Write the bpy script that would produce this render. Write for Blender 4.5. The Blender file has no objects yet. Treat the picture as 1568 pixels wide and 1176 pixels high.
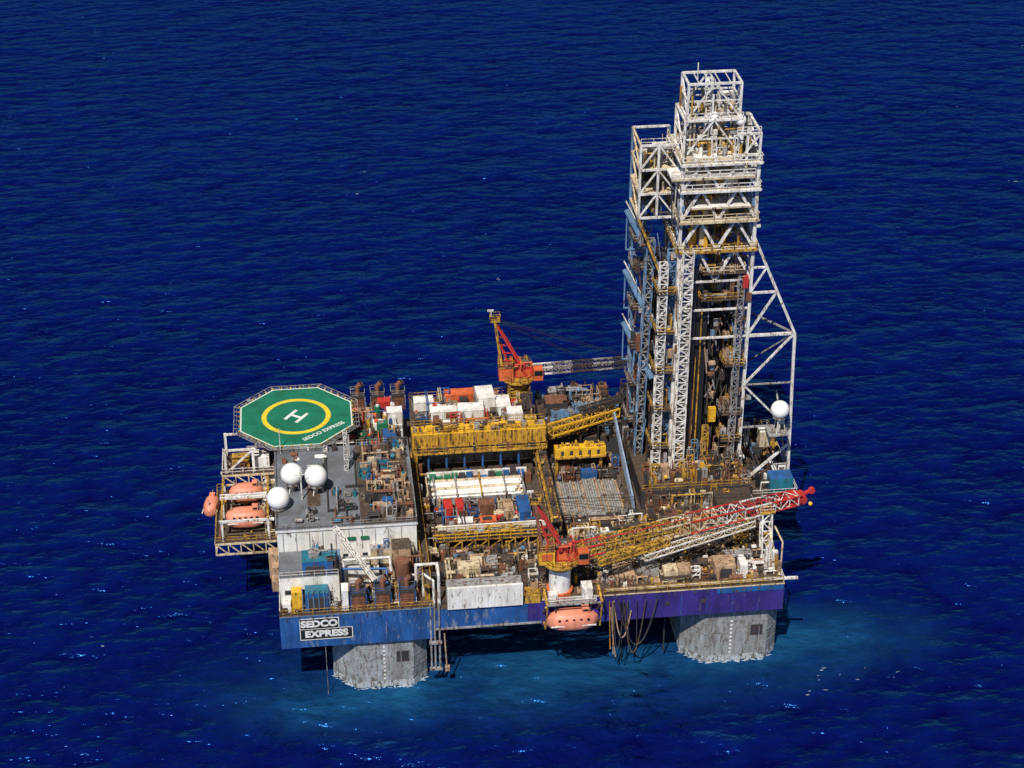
import bpy, math, random
from mathutils import Vector, Matrix
random.seed(7)
sc=bpy.context.scene
# ---------------------------------------------------------------- materials
def mat(name,c,rough=.5,metal=0.,grime=.45,rust=.12,scale=.6,rustc=(.10,.045,.022)):
    m=bpy.data.materials.new(name);m.use_nodes=True
    n=m.node_tree.nodes;l=m.node_tree.links
    b=n["Principled BSDF"];b.inputs["Roughness"].default_value=rough;b.inputs["Metallic"].default_value=metal
    tc=n.new("ShaderNodeTexCoord")
    mp=n.new("ShaderNodeMapping");mp.inputs["Scale"].default_value=(1,1,.3)
    l.new(tc.outputs["Object"],mp.inputs["Vector"])
    n1=n.new("ShaderNodeTexNoise");n1.inputs["Scale"].default_value=scale;n1.inputs["Detail"].default_value=7;n1.inputs["Roughness"].default_value=.75
    l.new(mp.outputs[0],n1.inputs["Vector"])
    r1=n.new("ShaderNodeValToRGB");r1.color_ramp.elements[0].position=.36;r1.color_ramp.elements[1].position=.64
    l.new(n1.outputs["Fac"],r1.inputs["Fac"])
    mx=n.new("ShaderNodeMix");mx.data_type='RGBA'
    mx.inputs["A"].default_value=(*c,1)
    mx.inputs["B"].default_value=(*[x*(1-grime)*k for x,k in zip(c,(1,.93,.84))],1)
    l.new(r1.outputs["Color"],mx.inputs["Factor"])
    n2=n.new("ShaderNodeTexNoise");n2.inputs["Scale"].default_value=scale*3.1;n2.inputs["Detail"].default_value=5;n2.inputs["Roughness"].default_value=.75
    l.new(mp.outputs[0],n2.inputs["Vector"])
    r2=n.new("ShaderNodeValToRGB");p=.72-rust*1.1
    r2.color_ramp.elements[0].position=max(.2,p);r2.color_ramp.elements[1].position=min(1,max(.2,p)+.09)
    l.new(n2.outputs["Fac"],r2.inputs["Fac"])
    mx2=n.new("ShaderNodeMix");mx2.data_type='RGBA';mx2.inputs["B"].default_value=(*rustc,1)
    l.new(mx.outputs["Result"],mx2.inputs["A"]);l.new(r2.outputs["Color"],mx2.inputs["Factor"])
    l.new(mx2.outputs["Result"],b.inputs["Base Color"])
    return m
WHITE=mat("white_paint",(.86,.85,.81),.45,0,.32,.13)
WHITE2=mat("white_steel",(.87,.85,.80),.5,0,.45,.17,.9,(.20,.12,.07))
CREAM=mat("cream_paint",(.74,.61,.40),.5,0,.5,.17)
YEL=mat("yellow_paint",(.64,.37,.05),.5,0,.55,.21)
YEL2=mat("yellow_bright",(.84,.48,.03),.45,0,.4,.14)
ORG=mat("orange_paint",(.74,.16,.05),.5,0,.4,.12)
SALM=mat("lifeboat_orange",(.80,.29,.18),.5,0,.35,.05)
RED=mat("red_paint",(.60,.045,.035),.45,0,.4,.13)
GRN=mat("green_paint",(.02,.18,.09),.5,0,.3,.1)
HGRN=mat("helideck_green",(.008,.18,.10),.65,0,.35,.0,.25)
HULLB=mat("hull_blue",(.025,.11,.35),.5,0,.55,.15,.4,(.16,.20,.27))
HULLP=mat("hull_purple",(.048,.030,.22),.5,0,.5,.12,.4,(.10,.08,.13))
BLUE=mat("blue_paint",(.02,.12,.36),.5,0,.45,.16)
LBLUE=mat("steel_blue",(.15,.28,.46),.5,0,.45,.16)
WALLB=mat("wind_wall_blue",(.26,.33,.46),.5,0,.35,.1)
TEAL=mat("teal_paint",(.02,.19,.27),.5,0,.4,.14)
GREY=mat("deck_grey",(.16,.175,.20),.75,0,.45,.07,.3)
GREYD=mat("dark_steel",(.045,.045,.05),.6,0,.4,.17)
GREYL=mat("light_grey_steel",(.38,.38,.38),.55,0,.5,.2)
BROWN=mat("rusty_deck",(.13,.09,.06),.8,0,.6,.24,.7,(.05,.03,.02))
DECKD=mat("dark_deck",(.05,.04,.033),.8,0,.5,.2,.7)
RUST=mat("rusty_brown",(.25,.10,.055),.75,0,.5,.2)
TAN=mat("tan_paint",(.52,.35,.22),.6,0,.45,.18)
BLACK=mat("black_rubber_and_shade",(.012,.012,.014),.6,0,.2,.0)  # rubber parts; also paints the shadowed band inside the derrick
GLASS=mat("dark_glass",(.01,.02,.03),.12,0,.1,.0)
CONC=mat("column_grey",(.36,.38,.38),.7,0,.5,.20,.5,(.14,.12,.10))
CONCD=mat("column_tide_mark",(.14,.12,.09),.8,0,.6,.26,.8,(.40,.42,.42))
RADO=mat("radome_white",(.88,.88,.87),.35,0,.06,.0)
PIPE=mat("drill_pipe_grey",(.36,.35,.31),.6,.0,.45,.16,1.2)
# ---------------------------------------------------------------- builder
class MB:
    def __init__(s,name): s.n=name;s.v=[];s.f=[];s.mi=[];s.sm=[];s.ms=[]
    def m(s,mt):
        if mt not in s.ms:s.ms.append(mt)
        return s.ms.index(mt)
    def add(s,vs,fs,mt,sm=False):
        o=len(s.v);s.v+= [tuple(x) for x in vs];k=s.m(mt)
        for f in fs:
            s.f.append([i+o for i in f]);s.mi.append(k);s.sm.append(sm)
    def box(s,x0,x1,y0,y1,z0,z1,mt,top=None):
        v=[(x0,y0,z0),(x1,y0,z0),(x1,y1,z0),(x0,y1,z0),(x0,y0,z1),(x1,y0,z1),(x1,y1,z1),(x0,y1,z1)]
        s.add(v,[(0,3,2,1),(0,1,5,4),(1,2,6,5),(2,3,7,6),(3,0,4,7)],mt)
        s.add(v[4:],[(0,1,2,3)],top or mt)
    def beam(s,p,q,w,mt,h=None):
        p=Vector(p);q=Vector(q);d=q-p
        if d.length<1e-4:return
        d.normalize();a=Vector((0,0,1)) if abs(d.z)<.95 else Vector((0,1,0))
        x=d.cross(a).normalized()*w/2;y=x.cross(d).normalized()*(h or w)/2
        v=[p-x-y,p+x-y,p+x+y,p-x+y,q-x-y,q+x-y,q+x+y,q-x+y]
        s.add(v,[(0,3,2,1),(4,5,6,7),(0,1,5,4),(1,2,6,5),(2,3,7,6),(3,0,4,7)],mt)
    def cyl(s,p,q,r,mt,n=10,r2=None,cap=True):
        p=Vector(p);q=Vector(q);d=(q-p).normalized();a=Vector((0,0,1)) if abs(d.z)<.95 else Vector((0,1,0))
        x=d.cross(a).normalized();y=x.cross(d).normalized();r2=r if r2 is None else r2
        v=[];
        for (c,rr) in ((p,r),(q,r2)):
            for i in range(n):
                t=2*math.pi*i/n;v.append(c+x*math.cos(t)*rr+y*math.sin(t)*rr)
        s.add(v,[(i,(i+1)%n,(i+1)%n+n,i+n) for i in range(n)],mt,n>7)
        if cap: s.add(v,[tuple(range(n))[::-1],tuple(range(n,2*n))],mt)
    def sph(s,c,r,mt,n=24,k=14,sc=(1,1,1)):
        v=[];f=[]
        for j in range(k+1):
            ph=math.pi*j/k
            for i in range(n):
                t=2*math.pi*i/n
                v.append((c[0]+r*sc[0]*math.sin(ph)*math.cos(t),c[1]+r*sc[1]*math.sin(ph)*math.sin(t),c[2]+r*sc[2]*math.cos(ph)))
        for j in range(k):
            for i in range(n):
                f.append((j*n+i,(j+1)*n+i,(j+1)*n+(i+1)%n,j*n+(i+1)%n))
        s.add(v,f,mt,True)
    def prism(s,pts,z0,z1,mt,top=None):
        n=len(pts);v=[(x,y,z0) for x,y in pts]+[(x,y,z1) for x,y in pts]
        s.add(v,[(i,(i+1)%n,(i+1)%n+n,i+n) for i in range(n)]+[tuple(range(n))[::-1]],mt)
        s.add(v[n:],[tuple(range(n))],top or mt)
    def pipe(s,pts,r,mt,n=8):
        for a,b in zip(pts[:-1],pts[1:]): s.cyl(a,b,r,mt,n)
        for a in pts[1:-1]: s.sph(a,r*1.03,mt,8,6)
    def rail(s,pts,mt,h=1.1,w=.07,step=1.6,closed=False):
        if closed: pts=pts+[pts[0]]
        for a,b in zip(pts[:-1],pts[1:]):
            a=Vector(a);b=Vector(b);L=(b-a).length;n=max(1,int(L/step))
            for i in range(n+1):
                p=a.lerp(b,i/n);s.beam(p,p+Vector((0,0,h)),w,mt)
            for k in (.5,1):s.beam(a+Vector((0,0,h*k)),b+Vector((0,0,h*k)),w,mt)
    def truss(s,p,q,w,h,n,cw,bw,mt,mt2=None,taper=1.):
        p=Vector(p);q=Vector(q);d=(q-p).normalized();a=Vector((0,0,1)) if abs(d.z)<.9 else Vector((0,1,0))
        x=d.cross(a).normalized();y=x.cross(d).normalized();mt2=mt2 or mt
        def c(i,t):
            k=1+(taper-1)*t
            sx,sy=((-1,-1),(1,-1),(1,1),(-1,1))[i]
            return p.lerp(q,t)+x*sx*w/2*k+y*sy*h/2*k
        for i in range(4):
            s.beam(c(i,0),c(i,1),cw,mt)
            j=(i+1)%4
            for b in range(n):
                t0=b/n;t1=(b+1)/n
                if b%2:s.beam(c(i,t0),c(j,t1),bw,mt2)
                else:s.beam(c(j,t0),c(i,t1),bw,mt2)
                s.beam(c(i,t0),c(j,t0),bw,mt2)
            s.beam(c(i,1),c(j,1),bw,mt2)
    def build(s,parent=None):
        me=bpy.data.meshes.new(s.n);me.from_pydata(s.v,[],s.f)
        for m in s.ms: me.materials.append(m)
        me.polygons.foreach_set("material_index",s.mi);me.polygons.foreach_set("use_smooth",s.sm);me.update()
        o=bpy.data.objects.new(s.n,me);sc.collection.objects.link(o)
        if parent:o.parent=parent
        return o
def empty(name):
    e=bpy.data.objects.new(name,None);sc.collection.objects.link(e);return e
def clutter(mb,x0,x1,y0,y1,z,n,pal,seed,hmax=2.,smax=2.5,smin=.5):
    R=random.Random(seed)
    for i in range(n):
        mt=R.choice(pal);sx=R.uniform(smin,smax);sy=R.uniform(smin,smax*.8);h=R.uniform(.4,hmax)
        x=R.uniform(x0,max(x0+.1,x1-sx));y=R.uniform(y0,max(y0+.1,y1-sy));k=R.random();zz=z-R.uniform(.002,.05)
        if k<.3:
            mb.box(x,x+sx,y,y+sy,zz,z+h,mt)
            if R.random()<.6: mb.box(x+sx*.15,x+sx*.6,y+sy*.2,y+sy*.7,z+h,z+h+R.uniform(.15,.5),R.choice(pal))
            if R.random()<.35: mb.box(x+sx*.15,x+sx*.55,y-.04,y,zz+h*.2,z+h*.8,R.choice((GREYD,GREYL,mt)))
            if R.random()<.5:
                for q in range(int(sx/.4)): mb.box(x+.1+q*.4,x+.18+q*.4,y-.05,y,zz+.1,z+h-.1,mt)
        elif k<.44:
            r=min(sx,sy,1.6)*.4;mb.cyl((x+r,y+r,zz),(x+r,y+r,z+h),r,mt,12);mb.cyl((x+r,y+r,z+h),(x+r,y+r,z+h+.25),r*.5,R.choice(pal),8)
        elif k<.56:
            r=min(sy,1.4)*.4;mb.cyl((x,y+r,z+r+.2),(x+sx*1.2,y+r,z+r+.2),r,mt,12);mb.box(x+.2,x+.4,y,y+2*r,zz,z+r,GREYD);mb.box(x+sx-.2,x+sx,y,y+2*r,zz,z+r,GREYD)
        elif k<.78:
            r=R.uniform(.07,.2);L=R.uniform(1,5)
            for q in range(R.randint(1,3)):
                o=q*r*3.2
                if R.random()<.5: pts=[(x,y+o,zz),(x,y+o,z+h),(min(x+L,x1),y+o,z+h),(min(x+L,x1),y+o,zz)]
                else: pts=[(x+o,y,zz),(x+o,y,z+h),(x+o,min(y+L,y1),z+h),(x+o,min(y+L,y1),zz)]
                mb.pipe(pts,r,mt,6)
        else:
            w=.12;X=x+sx;Y=y+sy
            for a,b in ((x,y),(X,y),(X,Y),(x,Y)): mb.beam((a,b,zz),(a,b,z+h*1.2),w,mt)
            for zz2 in (z+h*1.2,z+h*.5):
                mb.beam((x,y,zz2),(X,y,zz2),w,mt);mb.beam((X,y,zz2),(X,Y,zz2),w,mt);mb.beam((X,Y,zz2),(x,Y,zz2),w,mt);mb.beam((x,Y,zz2),(x,y,zz2),w,mt)
            mb.beam((x,y,z),(X,y,z+h*1.2),w*.8,mt);mb.box(x+.2,X-.2,y+.2,Y-.2,zz,z+h*.6,R.choice(pal))
PAL=[WHITE,YEL,RUST,GREYL,TAN,GREYD,BROWN,BLUE,ORG,RED,GREYL,CREAM,TAN,GREYD,DECKD,BROWN,RUST]
PALB=[RUST,TAN,BROWN,GREYD,GREYL,CREAM,YEL,DECKD,TAN,WHITE2,DECKD,GREYD,BROWN]
PALD=[GREYD,DECKD,RUST,LBLUE,BROWN,GREYL,BLACK]
HB=55.5
# ---------------------------------------------------------------- platform
P=empty("offshore_drilling_platform")
H=MB("hull")
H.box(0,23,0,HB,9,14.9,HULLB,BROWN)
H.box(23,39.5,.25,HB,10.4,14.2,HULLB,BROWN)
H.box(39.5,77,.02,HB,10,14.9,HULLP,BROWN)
H.box(77,85,24,46,13.2,14.9,GREYD,BROWN)
H.box(23.01,39.49,1.2,HB-.1,14.1,14.9,DECKD,DECKD)
for x in (4,8,12,16,20): H.box(x,x+.06,-.03,0,9.1,14.8,HULLP)
for x in range(41,77,4): H.box(x,x+.07,-.02,.02,10.1,14.8,HULLB)
H.box(66.5,76.9,-.06,.02,13.8,14.75,BLUE)
H.box(0,23,-.1,0,14.78,14.9,LBLUE);H.box(39.5,77,-.1,.02,14.82,14.96,CREAM)
H.box(23,39.5,.1,.25,10.4,10.7,GREYL)
H.box(37.4,39.4,.18,.25,10.9,14.1,HULLP)
for x in (52,58.5,64): H.box(x,x+.8,-.05,.02,12.2,12.9,GREYD)
for x in range(1,76,2):
    if not 22<x<40: H.beam((x,-.02,14.9),(x,-.25,14.2),.12,GREYD)
H.build(P)
Cc=MB("columns")
def col(x0,x1,y0,y1,ch,z1):
    pts=[(x0+ch,y0),(x1-ch*.6,y0),(x1,y0+ch*.6),(x1,y1-ch),(x1-ch,y1),(x0+ch,y1),(x0,y1-ch),(x0,y0+ch)]
    Cc.prism(pts,1.0,z1,CONC);
    e=.03;pp=[(x+(e if x>(x0+x1)/2 else -e),y+(e if y>(y0+y1)/2 else -e)) for x,y in pts]
    Cc.prism(pp,-8,1.05,CONCD)
    for z in (3.2,5.4,7.4): Cc.prism(pp,z,z+.1,GREYL)
    for k in range(5):
        Cc.box(x0+ch+1+k*1.9,x0+ch+1.08+k*1.9,y0-.05,y0,1.2,z1,GREYL)
    Cc.box(x1-ch*.6-2.6,x1-ch*.6-.7,y0-.04,y0,4.6,6.6,GREYD)
    for k in range(9): Cc.box(x0+ch+4,x0+ch+4.35,y0-.07,y0-.05,1.4+k*.75,1.75+k*.75,WHITE)
col(7.6,22,.6,15,3.6,9.1);col(62,77,1.,16,3.2,10.1);col(7.6,22,40,54.6,3.2,9.1);col(62,77,40,54.6,3.2,10.1)
Cc.box(20.9,22.2,6,13,0.5,8,GREYL)
for x in (22.6,23.2,23.9): Cc.cyl((x,.1,3.2),(x,.1,15.5),.16,GREYL,8)
Cc.box(22.3,24.2,-.25,.4,3,3.3,GREYL);Cc.box(22.3,24.2,-.25,.4,8,8.3,GREYL)
def hose(a,b,sag,mt,r=.1):
    a=Vector(a);b=Vector(b);pts=[]
    for i in range(17):
        t=i/16;p=a.lerp(b,t);p.z-=sag*4*t*(1-t);pts.append(p)
    for p,q in zip(pts[:-1],pts[1:]):Cc.cyl(p,q,r,mt,6)
hose((50.5,-.4,14),(53.2,-.4,12),6,TAN,.1);hose((51.2,-.5,14),(57.2,-.5,14),8.5,GREYD,.11);hose((50,-.6,13),(51,-.6,3.5),1,TAN,.1);hose((52,-.5,14),(55.4,-.5,14),10,BROWN,.1);hose((50.4,-.7,14),(52,-.7,14),9,GREYD,.09)
for x,z,mt in ((50.3,4,TAN),(51.6,3.2,BLACK),(52.6,6,BROWN),(54,3.4,GREYD),(49.8,5,YEL)): Cc.cyl((x,-.5,14),(x+.3,-.5,z),.08,mt,6)
Cc.cyl((59.2,3,11),(59.2,3,1),.12,GREYD,6);Cc.cyl((6.6,-.3,9),(6.6,-.3,0),.05,GREYL,6)
Cc.cyl((24.6,-.3,10),(24.9,-.3,3),.12,TAN,6);Cc.box(24.6,25.3,-.6,0,3,3.8,TAN)
Cc.build(P)
A=MB("accommodation_block")
A.box(.2,21.4,10,33,14.85,23.4,WHITE,GREY)
A.box(.0,21.6,9.8,33.2,23.4,23.8,WHITE,GREY)
A.box(.3,9.2,3,9.95,14.85,19.8,WHITE,GREY)
A.box(9.3,14,7.4,9.95,14.85,18.2,WHITE,GREYL)
A.box(14.2,20.8,8.2,9.95,14.85,20.2,CREAM,GREYL)
for x in (10.8,12.8): A.box(x,x+1.3,9.74,9.8,21.3,21.9,GRN)
for x in range(1,21,3): A.box(x,x+.8,9.93,9.99,17.9,18.7,GLASS)
for x in range(1,21,2): A.box(x,x+.06,9.74,9.8,20,23.3,GREYL)
A.rail([(.3,3.1,19.8),(9.1,3.1,19.8)],WHITE2,1,.06)
for x in (1,3.2,5.4): A.box(x,x+.9,2.94,2.99,16.8,17.6,GLASS)
A.box(7.3,8.2,2.93,2.99,15,17,GREYL)
z=23.8
for a,b,c,d in ((8.0,8.2,14,30),(8.2,11,14,14.2),(10.8,11,11,14),(11,20.5,20.5,20.7),(12.6,12.8,20.7,31),(3,3.2,24,33),(3.2,8,24,24.2)):
    A.box(a,b,c,d,z-.02,z+.5,GREYD)
A.box(.4,7.8,24.5,32.8,z-.02,z+.35,GREY);A.box(13,21,21,32.8,z-.02,z+.12,GREYL,BROWN);A.box(13,21.4,10.2,20.4,z-.02,z+.08,BROWN)
A.box(5.0,7.0,16,23,z-.01,z+.06,BROWN)
A.rail([(.1,9.9,z),(21.5,9.9,z),(21.5,33.1,z),(.1,33.1,z)],GREYL,1.0,.06,closed=True)
PR=[RUST,GREYL,RUST,GREYD,TEAL,TAN,RUST,TAN,BLUE,GREYL,BROWN,GREYD,GREYD,CREAM]
clutter(A,13.2,21,10.3,32,z,95,PR,3,1.8,1.9,.3)
clutter(A,8.6,13,10.3,20,z,12,[GREYL,TEAL,GREYD,RUST],4,1.2,1.8)
clutter(A,.8,6.5,10.3,15,z,8,[GREYL,GREYD,GREYD],5,.9,1.2)
clutter(A,1,12,24,32.5,z,12,[GREYL,GREYD,RUST,WHITE],6,1.0,1.2,.3)
A.truss((11.4,26,z),(11.4,26,z+7),.6,.6,7,.1,.07,WHITE2);A.beam((10,26,z+5),(12.8,26,z+5),.1,WHITE2);A.beam((11.4,25,z+6),(11.4,27,z+6),.1,WHITE2)
A.cyl((4.2,18,z),(4.2,18,z+6),.12,WHITE2);A.beam((3.2,18,z+4.6),(5.2,18,z+4.6),.1,WHITE2)
for x,y,h in ((12,30,4),(1,31.5,5),(20.6,32,3.5),(9.6,17,3),(17,11,4)): A.cyl((x,y,z),(x,y,z+h),.07,WHITE2,6)
A.truss((8.9,9.6,24),(14.5,3,18.5),.5,.5,8,.12,.07,WHITE2)
A.build(P)
L=MB("forward_deck_equipment")
L.box(.2,21.4,33.3,54.5,14.85,19.0,GREYL,BROWN)
clutter(L,10,21.2,33.6,52,19.0,120,[RED,ORG,RUST,WHITE,GREYL,YEL,GRN,TAN,BLUE,WHITE,GREYD,BROWN,RUST],11,2.6,2.0,.35)
clutter(L,1,10,33.6,40,19.0,12,[WHITE,GREYL,YEL],12,1.8,2)
clutter(L,9.4,21,.8,7,14.9,75,[WHITE,RUST,GREYL,BLUE,YEL,GREYL,TAN,CREAM,GREYD,BROWN,DECKD],13,2.4,1.6,.3)
clutter(L,.4,9,.3,2.8,14.9,20,[WHITE,YEL,GREYL,BROWN],14,1.6,1.2,.3)
L.box(3.8,7.6,3.4,6.6,19.7,22.2,BLUE,TEAL);L.box(4.3,7.1,3.2,3.4,20,21.4,GREYD);L.cyl((5.7,5,22.2),(5.7,5,23.0),.9,GREYL,14)
clutter(L,3.2,8.8,3.3,8,19.9,26,[BLUE,GREYD,LBLUE,TEAL,GREYL],15,3,1.2,.3)
L.box(4.0,7.4,.6,2.9,15,18.4,BLUE,TEAL);L.box(4.3,7.0,.45,.6,15.4,17.6,GREYD)
for k in range(6): L.beam((3.6+k*.8,.5,14.9),(3.6+k*.8,.5,19.6),.12,LBLUE)
L.rail([(.1,.1,14.9),(23,.1,14.9)],YEL);L.rail([(.1,.1,14.9),(.1,10,14.9)],WHITE2)
L.box(2,3.6,.8,2.4,15,18.6,YEL2);L.box(.6,1.8,.6,2.2,15,16.8,WHITE);L.box(9.4,10.4,.5,2.6,15,18.6,WHITE)
L.pipe([(20.8,4,14.9),(20.8,4,20),(24,4,20),(24,1,20),(24,1,14)],.25,WHITE2,10)
L.pipe([(21.8,3,14.9),(21.8,3,19),(23.2,1,19),(23.2,.4,10)],.2,WHITE2,10)
L.cyl((18.8,5.2,15),(18.8,5.2,20.2),1.15,RUST,18);L.box(17.4,20.2,6.6,9.6,15,21.2,TAN,BROWN)
L.pipe([(10,6.5,15),(10,6.5,20),(17,6.5,20),(17,3,20)],.2,WHITE2)
L.pipe([(9.8,6,15),(9.8,6,18.7),(16.4,5.4,18.7),(16.4,2.2,15)],.2,BLUE)
clutter(L,14.4,22.5,6.5,9.8,15,24,[WHITE,TAN,RUST,GREYL,BLUE],16,5.5,1.3,.3)
L.build(P)
S=MB("lifeboat_platform")
def frame(mb,x0,x1,y0,y1,z,d,mt,mtd,n=4):
    mb.box(x0,x1,y0,y1,z-.15,z,mtd)
    for y in (y0,y1):
        mb.beam((x0,y,z-.2),(x1,y,z-.2),.3,mt);mb.beam((x0,y,z-d),(x1,y,z-d),.25,mt)
        for i in range(n):
            xa=x0+(x1-x0)*i/n;xb=x0+(x1-x0)*(i+1)/n
            mb.beam((xa,y,z-.2),(xb,y,z-d),.16,mt);mb.beam((xa,y,z-.2),(xa,y,z-d),.16,mt)
    mb.beam((x0,y0,z-d),(x0,y1,z-d),.25,mt);mb.beam((x0,y0,z-.2),(x0,y1,z-.2),.3,mt)
    for i in range(n): 
        ya=y0+(y1-y0)*i/n;yb=y0+(y1-y0)*(i+1)/n
        mb.beam((x0,ya,z-.2),(x0,yb,z-d),.16,mt)
frame(S,-9.8,0,19.5,35,15.6,2.2,CREAM,BROWN,5)
S.rail([(-.1,19.5,15.6),(-9.8,19.5,15.6),(-9.8,35,15.6),(-.1,35,15.6)],YEL)
for y in (20.1,26.8,27.6,34.4):
    S.beam((-8.6,y,15.6),(-8.6,y,19.2),.3,WHITE2);S.beam((-1.4,y,15.6),(-1.4,y,19.2),.3,WHITE2);S.beam((-9,y,19.2),(-.4,y,19.2),.35,WHITE2)
S.beam((-8.6,20.1,19.2),(-8.6,34.4,19.2),.3,YEL);S.beam((-1.4,20.1,19.2),(-1.4,34.4,19.2),.35,YEL)
clutter(S,-2.6,-.3,20,34.5,15.6,26,[WHITE,RUST,YEL,CREAM,BROWN],21,3.2,1.3);clutter(S,-9.4,-2.6,20,34.5,15.6,22,[RUST,YEL,CREAM,BROWN],22,1.2,1.3)
S.box(-2,-.2,33,36,15.6,18.2,WHITE);S.box(-1.6,.1,17,19,10,14.5,TAN)
for y in (15.5,12): S.box(-1.2,0,y,y+1.6,11,13,TAN)
S.build(P)
# ---------------------------------------------------------------- central area
M=MB("central_deck_structures")
M.box(21.7,22.9,.8,39,17.9,18.6,YEL,BROWN)
for y in range(2,39,4): M.box(21.9,22.7,y,y+.5,14.8,17.9,YEL)
M.rail([(21.75,.8,18.6),(21.75,39,18.6)],YEL);M.rail([(22.85,.8,18.6),(22.85,39,18.6)],YEL)
M.box(23.1,23.6,1,36,15,17.2,RUST,BROWN)
clutter(M,21.8,24.6,1,38,17.4,50,[RUST,YEL,BROWN,GREYL,GREYD,CREAM],30,1.4,.9,.2)
M.box(23,44,38.5,52.6,14.85,20.6,GREYL,BROWN)
M.rail([(23,52.5,20.6),(44,52.5,20.6)],YEL)
clutter(M,23.2,44,38.8,51.8,20.6,130,PAL,31,2.2,2.0,.3)
M.box(22.4,44.6,35,37.8,21.2,23.8,YEL,YEL2)
for k in range(23): M.box(22.6+k*.97,22.72+k*.97,34.9,35,21.2,23.8,YEL2)
M.box(22.4,44.6,33.6,34.9,20.7,20.95,YEL);M.rail([(22.4,33.7,20.95),(44.6,33.7,20.95)],YEL)
M.rail([(22.4,37.7,23.8),(44.6,37.7,23.8)],YEL);M.rail([(22.4,35.1,23.8),(44.6,35.1,23.8)],YEL)
for x in (22.8,43.6): 
    for y in (34,37): M.beam((x,y,14.9),(x,y,21.3),.7,YEL)
for k in range(7): M.box(25+k*2.6,25.9+k*2.6,35.6,36.8,23.8,24.6,random.choice([YEL,YEL2,GREYL]))
clutter(M,22.6,44.4,35.2,37.6,23.8,30,[YEL,BROWN,GREYL,YEL2,RUST],32,.9,1.3,.2);clutter(M,22.6,44.4,33.7,34.8,20.95,22,[YEL,BROWN,GREYD,RUST],132,.9,1.0,.2)
M.box(25,42.5,34.6,38,14.9,16.2,DECKD)
for i in range(14):
    x=25+i*1.22;M.box(x,x+1.0,32.6+random.random()*.4,34.3,14.9,16.3+random.random()*1.4,[BLUE,GREYD,GRN,BLUE,GREYD,BLUE,RUST][i%7] if i>3 else GRN)
for i in range(6): M.cyl((25+i*3,34.5,17.6),(25+i*3,34.5,20.5),.2,BLUE)
for i in range(8):
    M.cyl((25.2,27.6+i*.72,16.1),(39.6+.5*(i%2),27.6+i*.72,16.1),.34,CREAM if i%3 else WHITE,10)
for i in range(5): M.cyl((25.0+.8*(i%2),27.9+i*.74,16.7),(38.6+.4*i,27.9+i*.74,16.7),.3,WHITE if i!=2 else CREAM,10)
for x in (25.4,29,33,37,40): M.box(x,x+.25,27,33.6,14.9,17.1,GREYL if x!=33 else YEL)
M.box(24.6,41.2,33.5,33.9,15,17.2,WHITE2)
M.box(24.6,41.2,27,27.25,15,16.4,GREYL)
clutter(M,25,41,18.8,26.8,14.9,95,[RUST,TAN,GREYL,GREYD,BROWN,RUST,BLUE,RUST,CREAM,DECKD,RED],33,1.9,1.6,.3)
M.box(24.2,42.4,17.9,18.3,15,17.0,WHITE);M.box(24.2,42.4,17.2,17.8,15,16.2,BROWN)
M.box(24.2,41.6,14.3,16.4,16.6,16.8,YEL,BROWN);M.rail([(24.2,14.3,16.8),(41.6,14.3,16.8)],YEL2,1.2,.09);M.rail([(24.2,16.4,16.8),(41.6,16.4,16.8)],YEL,1.2,.09)
clutter(M,24.5,41,14.5,16.2,16.8,30,[YEL,YEL,GREYL,BROWN,GREYD],35,1.1,1.4,.3)
for i in range(9): M.beam((24.5+i*2.1,14.35,14.9),(24.5+i*2.1,14.35,16.6),.18,YEL);M.beam((24.5+i*2.1,14.35,14.9),(26.6+i*2.1,14.35,16.6),.12,YEL)
M.box(25.4,36.5,3.4,10.6,14.9,16.2,GREYL,BROWN)
clutter(M,25.6,36.3,3.5,10.2,16.2,50,[TAN,CREAM,BROWN,GREYL,BROWN,RUST,GREYD],36,.9,1.8,.3)
M.box(25.6,36.4,3.4,3.6,16.2,16.9,TAN)
for k in range(4): M.box(27+k*2.4,28.8+k*2.4,7+.3*(k%2),9,16.2,17.4,[BROWN,CREAM,GREYL,BROWN][k])
clutter(M,24.2,41.5,10.8,14.2,14.9,45,PALD+[YEL,TAN],137,1.6,1.6,.3)
clutter(M,37,41.5,2,13.5,14.9,45,PALB,37,1.8,1.6,.3)
M.box(25.2,36.6,-.1,.35,14.25,18.1,WHITE);M.box(25.2,36.6,.36,3.3,14.85,17.4,WHITE,GREYL)
for k in range(12): M.box(25.4+k*.98,25.46+k*.98,-.14,-.1,14.3,18.05,WHITE2)
M.box(37,39.3,.2,2.6,14.2,15.6,YEL);M.rail([(36.8,.3,15.6),(39.5,.3,15.6)],YEL)
M.build(P)
T=MB("pipe_deck_girder")
T.truss((43.6,13.8,18.6),(43.6,39,18.6),1.5,1.8,16,.26,.16,YEL,GREYD)
for y in (14,20,26,32,38.5): T.beam((43.6,y,14.9),(43.6,y,17.7),.5,YEL)
T.box(42.95,44.25,13.8,39,19.5,19.6,BROWN);T.rail([(42.9,13.8,19.6),(42.9,39,19.6)],YEL);T.rail([(44.3,13.8,19.6),(44.3,39,19.6)],GREYD)
clutter(T,42.9,44.3,14,39,19.6,24,[BROWN,GREYD,YEL,RUST],38,.8,.9,.2)
T.build(P)
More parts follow.
